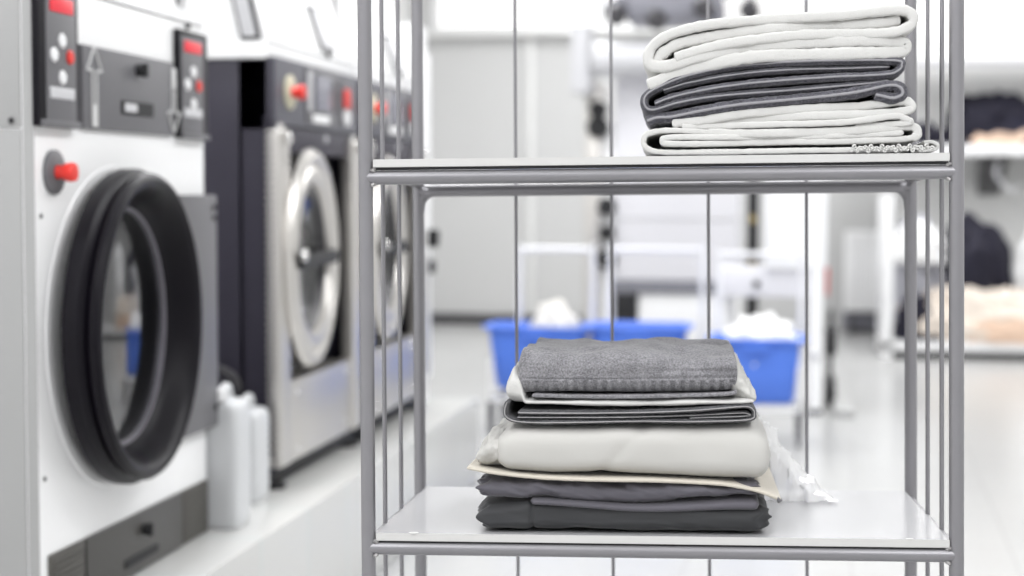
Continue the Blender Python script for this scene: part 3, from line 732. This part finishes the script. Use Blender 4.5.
place(ribbon(D1, -.002, .38, .0075, 18, amp=.001, lip=True), 'folded_towel', [blackt, hemk], 'charcoal towel with pale hem, folded just above the cream duvet cover', 'towel', (.4, .2, -.3), 'folded linen on the lower shelf')
MID = [(.235,-.3035),(.30,-.3035),(.40,-.3025),(.50,-.2995),(.575,-.2955),(.588,-.2965),(.585,-.3),(.50,-.3035)]
D1o = [o for o in C.objects if o.get('label', '').startswith('charcoal towel')][0]
child_bm(ribbon(MID, .0, .37, .005, 19, amp=.0006, lip=True), 'inner_fold', [blackt, hemk], D1o, (.4, .2, -.3))
V1 = [(.27,-.2905),(.40,-.2865),(.52,-.281),(.575,-.278),(.5985,-.272),(.601,-.258),(.594,-.240),(.583,-.229),(.50,-.226),(.38,-.224),(.27,-.222),(.236,-.225),(.222,-.242),(.218,-.262),(.2225,-.280),(.236,-.289),(.27,-.2895)]
vw = place(slab(.2155, .600, .002, .38, piece(0, [(0, -.284), (.5, -.2885), (1, -.284)]), piece(0, [(0, -.238), (.035, -.2235), (.06, -.232), (.085, -.2755), (1, -.2725)]), 20, nx=160, amp=.004, endr=.014, e=3.0, freq=14), 'folded_towel', [towelw2],
      'white towel wrapped beneath the grey velour towel, topping the charcoal one', 'towel', (.4, .2, -.28), 'folded linen on the lower shelf')
child_bm(slab(.555, .603, .010, .36, piece(0, [(0, -.281), (1, -.287)]), piece(0, [(0, -.212), (.4, -.222), (1, -.262)]), 22, nx=50, amp=.008, endr=.02, e=2.3, freq=32), 'ruffled_end', [towelw], vw, (.4, .2, -.28))
def band(u, x, y, z, ca, sa, h):
    d = .013*noise.noise(Vector((x*11+y*5, y*18, 4)))*max(0, min(1, (h-.45)*4))
    d += .0035*noise.noise(Vector((x*26, y*30, z*40)))*max(.25, min(1, (h-.4)*4))
    if ca > 0.0 and h < .62:
        hh = h
        for q in (.55, .46, .37): d -= .0030*math.exp(-((hh-q-.025*math.sin(x*14))/.022)**2)
        if .07 < hh < .30: d += .0016*max(-1, min(1, 2.5*math.sin(x*420)))-.0006
    return d
gt = place(slab(.236, .574, .000, .36, piece(0, [(0, -.268), (.5, -.2675), (1, -.2655)]), piece(0, [(0, -.1985), (.5, -.2), (1, -.203)]), 21, nx=300, na=220, amp=.004, endr=.010, e=3.6, wrinkle=band), 'folded_towel', [towelm],
      'grey velour towel with ribbed border band, topmost on the lower stack', 'towel', (.4, .2, -.267), 'folded linen on the lower shelf')
GL = [(.258,-.2695),(.33,-.2712),(.42,-.2705),(.50,-.2688),(.56,-.2658),(.572,-.262)]
child_bm(ribbon(GL, -.001, .33, .0055, 23, amp=.0008), 'under_layer', [hemg, towelm], gt, (.4, .2, -.267))

# clear plastic film crumpled on the board, right of the lower stack
b = bmesh.new(); nx_, ny_ = 40, 26; V = []
for i in range(nx_+1):
    row = []
    for j in range(ny_+1):
        u, v = i/nx_, j/ny_
        x = .628+.125*u-.02*v; y = .325+.14*v
        ridge = .150*(1-u)**1.25*(math.sin(PI*v)**.55)+.004
        n_ = noise.noise(Vector((u*7, v*7, 3)))*.012+noise.noise(Vector((u*19, v*19, 8)))*.005
        row.append(b.verts.new((x+.6*n_, y+n_, -.4828+max(0, ridge+n_*min(1, ridge/.02)))))
    V.append(row)
for i in range(nx_):
    for j in range(ny_): b.faces.new((V[i][j], V[i+1][j], V[i+1][j+1], V[i][j+1]))
pf = place(b, 'plastic_bag', [film], 'crumpled clear plastic bag lying right of the lower linen stack', 'plastic bag', (.7, .3, -.4838))

# ------------------------------------------------------------------ carts and tubs
def make_cart(label, x, y, w=.50, hx=(-.24, .28), hz=1.035, rz=0):
    t = thing('tub_cart', label, 'cart', (x, y, 0), rz, 'white tube carts in a line')
    f = MB(); a, c = -w/2, w/2
    f.tube([(a, -.2, .20), (c, -.2, .20), (c, .22, .20), (a, .22, .20)], .014, 10, closed=True, sub=1)
    f.build('base_frame', tubew, t)
    h = MB(); h.tube([(hx[0], .24, .14), (hx[0], .24, hz-.05), (hx[0]+.015, .24, hz-.012), (hx[0]+.05, .24, hz), (hx[1]-.05, .24, hz), (hx[1]-.015, .24, hz-.012), (hx[1], .24, hz-.05), (hx[1], .24, .14)], .016, 12)
    h.build('handle_frame', tubew, t)
    for xx in (a, c):
        MB().tube([(xx, -.2, .20), (xx, -.2, .42), (xx, .22, .42)], .012, 10, sub=1).build('tub_arm', tubew, t)
    for xx in (a, c):
        for yy in (-.19, .22):
            k = MB(); k.cyl((xx-.012, yy, .045), (xx+.012, yy, .045), .045, 20); k.box(xx-.02, xx+.02, yy-.016, yy+.016, .08, .19, .004); k.box(xx-.018, xx-.013, yy-.014, yy+.014, .045, .10, .001); k.box(xx+.013, xx+.018, yy-.014, yy+.014, .045, .10, .001)
            k.build('caster', caster, t)
    return t
def make_tub(label, x, y, z, w, rz=0, tx=0):
    t = thing('plastic_tub', label, 'tub', (x, y, z), rz, 'blue laundry tubs on the carts')
    b = bmesh.new(); n = 56; rings = []
    def rr(ang, a, c, e=6.0):
        ca, sa = math.cos(ang), math.sin(ang); k = (abs(ca)**e+abs(sa)**e)**(-1/e); return a*ca*k, c*sa*k
    H = .36; wb_, db, wt, dt = w*.38, .15, w*.5, .21
    prof = [(0, .0, -.01), (0, .93, 0), (.01, 1.0, 0)]
    def R_(f, extra, z_):
        a = lerp(wb_, wt-.03, f)+extra; c = lerp(db, dt-.03, f)+extra
        return [b.verts.new((*rr(2*PI*k/n, a, c), z_)) for k in range(n)]
    rings = [R_(0, -.02, 0), R_(0, 0, .015), R_(.5, 0, H*.5), R_(.96, 0, H*.94), R_(.97, .03, H*.95), R_(1, .032, H*.985), R_(1, .028, H), R_(1, .0, H), R_(.97, -.006, H*.97), R_(.5, -.006, H*.5), R_(.03, -.006, .02), R_(0, -.05, .012)]
    for A, B in zip(rings, rings[1:]):
        for k in range(n): b.faces.new((A[k], A[(k+1) % n], B[(k+1) % n], B[k]))
    b.faces.new(rings[0][::-1]); b.faces.new(rings[-1])
    bmesh.ops.recalc_face_normals(b, faces=b.faces)
    m = MB(); m._merge(b); m.build('tub_shell', bluep, t, smooth_ang=50)
    g = MB(); g.box(-.07, .07, -.232, -.208, H-.06, H-.03, .006); g.build('grip', bluep, t)
    t.rotation_euler = (tx, 0, rz)
    return t
def pile(name, label, cat, loc, rx, ry, rz_, m_, seed, amp=.25, freq=3.0, mats=None, group=None, flat=True):
    b = bmesh.new(); bmesh.ops.create_icosphere(b, subdivisions=5, radius=1)
    for v in b.verts:
        n_ = v.co.normalized()
        d = 1+amp*noise.noise(n_*freq+Vector((seed, 0, 0)))+amp*.5*noise.noise(n_*freq*2.3+Vector((seed, 5, 0)))+amp*.22*(1-abs(noise.noise(n_*freq*5+Vector((seed, 9, 0)))))
        v.co = Vector((n_.x*rx*d, n_.y*ry*d, max(n_.z*d, -.35 if flat else -9)*rz_))
    zmin = min(v.co.z for v in b.verts)
    for v in b.verts: v.co.z -= zmin
    me = bpy.data.meshes.new(name); b.to_mesh(me); b.free(); me.materials.append(m_)
    for p in me.polygons: p.use_smooth = True
    o = bpy.data.objects.new(name, me); C.objects.link(o); o.location = loc
    return tag(o, label, cat, group)

TUBS = [(-1.44, 9.30, .255, .62, 'blue plastic tub on the leftmost cart, rim above the linen'), (-.87, 9.35, .262, .60, 'blue plastic tub on the middle cart behind the folded linen'), (-.205, 9.12, .225, .54, 'blue plastic tub heaped with white laundry on the rightmost cart')]
make_cart('leftmost white tube cart, nearest the machine row', -1.44, 9.32, .50, (-.16, .27))
make_cart('middle white tube cart behind the grey towel pile', -.87, 9.37, .50, (-.20, .335))
make_cart('rightmost white tube cart, carrying the tub full of white laundry', -.205, 9.16, .46, (-.225, .235), 1.02)
for x, y, z, w, lb in TUBS: make_tub(lb, x, y, z, w)
pile('laundry_heap', 'heap of bright white laundry overflowing the rightmost blue tub', 'laundry', (-.19, 9.12, .42), .20, .14, .185, tubeh, 3, .35, 2.2)
pile('laundry_heap', 'small off-white laundry bundle showing over the leftmost blue tub', 'laundry', (-1.36, 9.34, .42), .15, .13, .23, mat('offwhite_laundry', (0.66, 0.64, 0.60), 0.9), 11, .2, 2.0)

# ------------------------------------------------------------------ background laundry equipment
# flatwork ironer: wide pale body on feet, side column with dials, roller and ducts above
t = thing('flatwork_ironer', 'wide pale flatwork ironing machine behind the carts, dials down its left column', 'ironing machine', (-1.36, 12.5, 0))
b = MB(); b.box(0, .93, 0, .8, .70, 2.25, .02); b.box(.05, .93, .05, .75, .0, .12, .01); b.build('body', ironw, t)
MB().box(.03, .93, -.01, .0, 1.16, 1.175, .002).build('panel_seam', labelg, t)
MB().box(-.02, .95, -.015, .05, .60, .70, .01).build('lower_bar', duct, t)
MB().box(.18, .93, .02, .7, .12, .60, .01).build('lower_cabinet', white, t)
MB().box(.0, .17, -.01, .6, .38, .64, .01).build('motor_box', blackr, t)
cl = MB(); cl.box(-.24, -.12, .0, .5, .0, 2.2, .015); cl.build('side_column', steel, t)
MB().box(-.115, -.005, .05, .5, .12, 1.9, .01).build('side_cabinet', white, t)
for k, (z, r_) in enumerate(((.86, .075), (1.06, .06), (1.26, .07), (1.86, .085), (1.99, .07))):
    xk = -.06 if k < 3 else -.13
    MB().lathe([(0, -.08), (r_*.7, -.08), (r_, -.05), (r_, 0), (r_*.9, .02)], 24, 'y', c=(xk, 0, z)).build('dial', blackr, t)
rl_ = MB(); rl_.cyl((-.15, -.25, 2.35), (.95, -.25, 2.35), .13, 32); rl_.build('roller', labelg, t)
MB().box(-.30, -.16, -.34, .1, 2.1, 2.6, .02).build('roller_bracket', labelg, t); MB().box(.93, 1.0, -.34, .1, 2.1, 2.6, .02).build('roller_bracket', labelg, t)
# ducts over the ironer
t = thing('overhead_duct', 'dark grey cluster of ducts and a fan box above the ironing machine', 'duct', (-1.30, 12.2, 2.6))
m = MB(); m.box(.05, .75, 0, .6, .02, .20, .02); m.build('fan_box', duct, t)
m = MB(); m.tube([(-.1, .2, .12), (.1, .1, .20), (.3, .05, .26), (.55, .1, .22), (.9, .2, .30), (1.15, .3, .26)], .07, 16); m.build('flexible_duct', duct, t)
m = MB()
for k in range(5): m.cyl((.02+k*.23, .3, .1), (.02+k*.23, .3, 1.85), .022, 12)
m.build('hanger_pipe', labelg, t)
for k, (x_, z_) in enumerate(((-.02, .06), (.28, .02), (.62, .1), (.95, .08))):
    MB().lathe([(0, -.12), (.05, -.12), (.075, -.08), (.075, .05), (0, .06)], 20, 'y', c=(x_, -.08, z_)).build('valve', darkg, t)
# tall dispenser cabinet on white legs
t = thing('dispenser_cabinet', 'tall white cabinet on round white legs, right of the ironing machine', 'cabinet', (-.19, 10.32, 0))
b = MB(); b.box(0, .375, 0, .6, .90, 2.7, .012); b.build('body', white, t)
MB().box(-.30, .36, .05, .55, .72, .90, .01).build('lower_shelf', ironw, t)
for xx, yy in ((.315, .04), (.315, .52), (-.24, .52)):
    lg = MB(); lg.cyl((xx, yy, 0), (xx, yy, .90 if xx > 0 else .74), .042, 24); lo = lg.build('leg', white, t)
    MB().lathe([(.042, -.02), (.052, -.015), (.052, .015), (.042, .02)], 24, c=(xx, yy, .36)).build('leg_collar', labelg, lo)
    MB().lathe([(0, 0), (.05, 0), (.05, .012), (.042, .03), (0, .03)], 20, c=(xx, yy, 0)).build('foot', caster, lo)
MB().box(.378, .392, .15, .35, .73, .90, .004).build('red_tag', redp, t)
MB().lathe([(0, -.03), (.02, -.028), (.024, 0)], 16, 'y', c=(-.05, .05, .80)).build('knob', blackr, t)
t = thing('cable_column', 'narrow black column with brass fittings beside the tall white cabinet', 'column', (-.33, 11.6, 0))
MB().box(-.01, .07, 0, .15, 0, 2.2, .006).build('column', blackr, t)
for z in (.86, 1.18, 1.55, 1.9):
    MB().cyl((.03, -.02, z-.02), (.03, -.02, z+.03), .018, 12).build('fitting', brass, t)
t = thing('wheel_trolley', 'black wheeled trolley tucked behind the cabinet legs', 'trolley', (.24, 10.75, 0))
for z in (.10, .42):
    MB().cyl((-.05, 0, z), (.02, 0, z), .10, 28).build('wheel', blackr, t)
MB().box(-.03, .0, .02, .05, .08, .62, .006).build('frame', blackr, t)
t = MB().prism([(.24, 16.3), (.32, 16.3), (.36, 10.2), (.24, 10.2)], 'z', 0, .05, .01).build('cable_duct', floorm)
tag(t, 'long low white cable duct on the floor running to the back wall', 'duct cover')
# radiator at the back wall
t = thing('radiator', 'white ribbed panel radiator under the back wall, left of the shelving', 'radiator', (.46, 16.15, 0))
b = MB(); b.box(0, .42, .06, .12, .22, .98, .01)
for k in range(9): b.box(.012+k*.045, .045+k*.045, .035, .07, .24, .96, .012, seg=3)
b.build('panel', white, t)
MB().box(0, .42, .03, .13, .955, 1.0, .006).build('top_grille', white, t)
for xx in (.06, .34): MB().box(xx, xx+.03, .07, .58, .0, .30, .004).build('bracket', caster, t)
m = MB(); m.cyl((.45, .09, 0), (.45, .09, 3.0), .015, 10); m.cyl((.40, .09, .3), (.45, .09, .3), .012, 8); m.build('riser_pipe', labelg, t)
m = MB(); m.box(.0, .42, .18, .56, .03, .20, .02); m.build('shadow_block', duct, t)  # grey block that draws the shadow below the radiator

# low white shelving unit on the right
t = thing('shelving_unit', 'low white shelving unit heaped with clothes at the right', 'shelving unit', (.71, 13.95, 0))
MB().box(0, 2.6, 0, .85, .065, .14, .008).build('bottom_shelf', white, t)
for xx, yy in ((.0, .0), (2.52, 0), (.0, .77), (2.52, .77)):
    MB().box(xx, xx+.085, yy, yy+.08, 0.0, 1.36, .006).build('upright', white, t)
MB().box(.09, 2.50, .01, .82, 0, .066, .004).build('shadow_strip', blackr, t)  # black box standing in for the shadow under the bottom shelf
t = thing('wall_shelf', 'white wall shelf carrying dark and peach folded clothes', 'wall shelf', (.62, 14.75, 1.69))
MB().box(0, 3.2, 0, .9, 0, .09, .008).build('board', white, t)
for xx in (1.00, 2.6):
    MB().prism([(.0+.06, 0), (.85, 0), (.85, -.34)], 'x', xx, xx+.20, .004).build('bracket', darkg, t)
    MB().tube([(xx+.1, .1, -.05), (xx+.08, .1, -.16), (xx+.14, .1, -.24), (xx+.2, .1, -.30), (xx+.26, .1, -.28)], .016, 10).build('hook', labelg, t)
struct(MB().box(.96, 5.2, 15.72, 15.82, 0, 3.5, 0).build('wall_inner', wallw))
t = thing('wall_shelf', 'upper white wall shelf above the one with dark clothes', 'wall shelf', (.62, 14.75, 2.50))
MB().box(0, 3.2, 0, .9, 0, .07, .008).build('board', white, t)
MB().box(0, 3.2, .02, .05, -.05, .0, .004).build('front_lip', labelg, t)
pile('wrapped_bundle', 'peach wrapped bundle on the upper wall shelf', 'bundle', (1.85, 15.1, 2.57), .55, .3, .40, mat('pale_peach', (0.80, 0.72, 0.64), 0.85), 4, .1, 1.5)
pile('clothes_pile', 'white folded bedding bundle on the upper wall shelf, left of the peach bundle', 'bedding', (1.0, 15.1, 2.57), .34, .28, .32, tubeh, 21, .1, 1.5)
pile('clothes_pile', 'black clothes heap on the wall shelf beside the rack post', 'clothes', (1.72, 15.1, 1.78), .42, .28, .32, cloth_black, 5, .3, 2)
pile('clothes_pile', 'navy garment lying right of the black heap on the wall shelf', 'clothes', (2.06, 14.98, 1.78), .30, .2, .22, cloth_navy, 6, .3, 2)
pile('folded_garment', 'peach folded garment at the front edge of the wall shelf', 'clothes', (1.82, 14.84, 1.78), .30, .07, .10, cloth_peach, 7, .2, 2)
pile('clothes_pile', 'small dark heap on the wall shelf seen between the rack rods', 'clothes', (1.08, 15.0, 1.78), .22, .22, .15, cloth_black, 8, .25, 2)
# clothes on the low unit
pile('clothes_bag', 'bulging black bag standing on the low shelving unit', 'bag', (1.50, 14.45, .38), .31, .28, .58, cloth_black, 9, .22, 1.7, flat=True)
pile('clothes_pile', 'heap of beige and cream clothes spilling on the low shelf', 'clothes', (1.55, 14.15, .14), .62, .18, .30, cloth_beige, 10, .35, 2.6)
pile('clothes_pile', 'pink and peach garment in front of the beige clothes heap', 'clothes', (1.72, 13.99, .14), .32, .06, .15, cloth_peach, 14, .35, 2.6)
pile('clothes_pile', 'white linen bundle at the right edge of the low shelf', 'clothes', (2.10, 14.5, .14), .28, .25, .78, tubeh, 12, .2, 1.8)
pile('clothes_pile', 'grey and white clothes heap left of the black bag, behind the rack rods', 'clothes', (1.0, 14.4, .14), .23, .22, .72, cloth_grey, 13, .3, 2)
pile('clothes_pile', 'pale garment draped over the grey clothes heap by the rack rods', 'clothes', (1.0, 14.2, .78), .22, .14, .24, tubeh, 15, .3, 2)
pile('clothes_pile', 'dark garment at the foot of the grey heap behind the rack rods', 'clothes', (1.0, 14.08, .14), .18, .07, .26, cloth_black, 16, .3, 2)
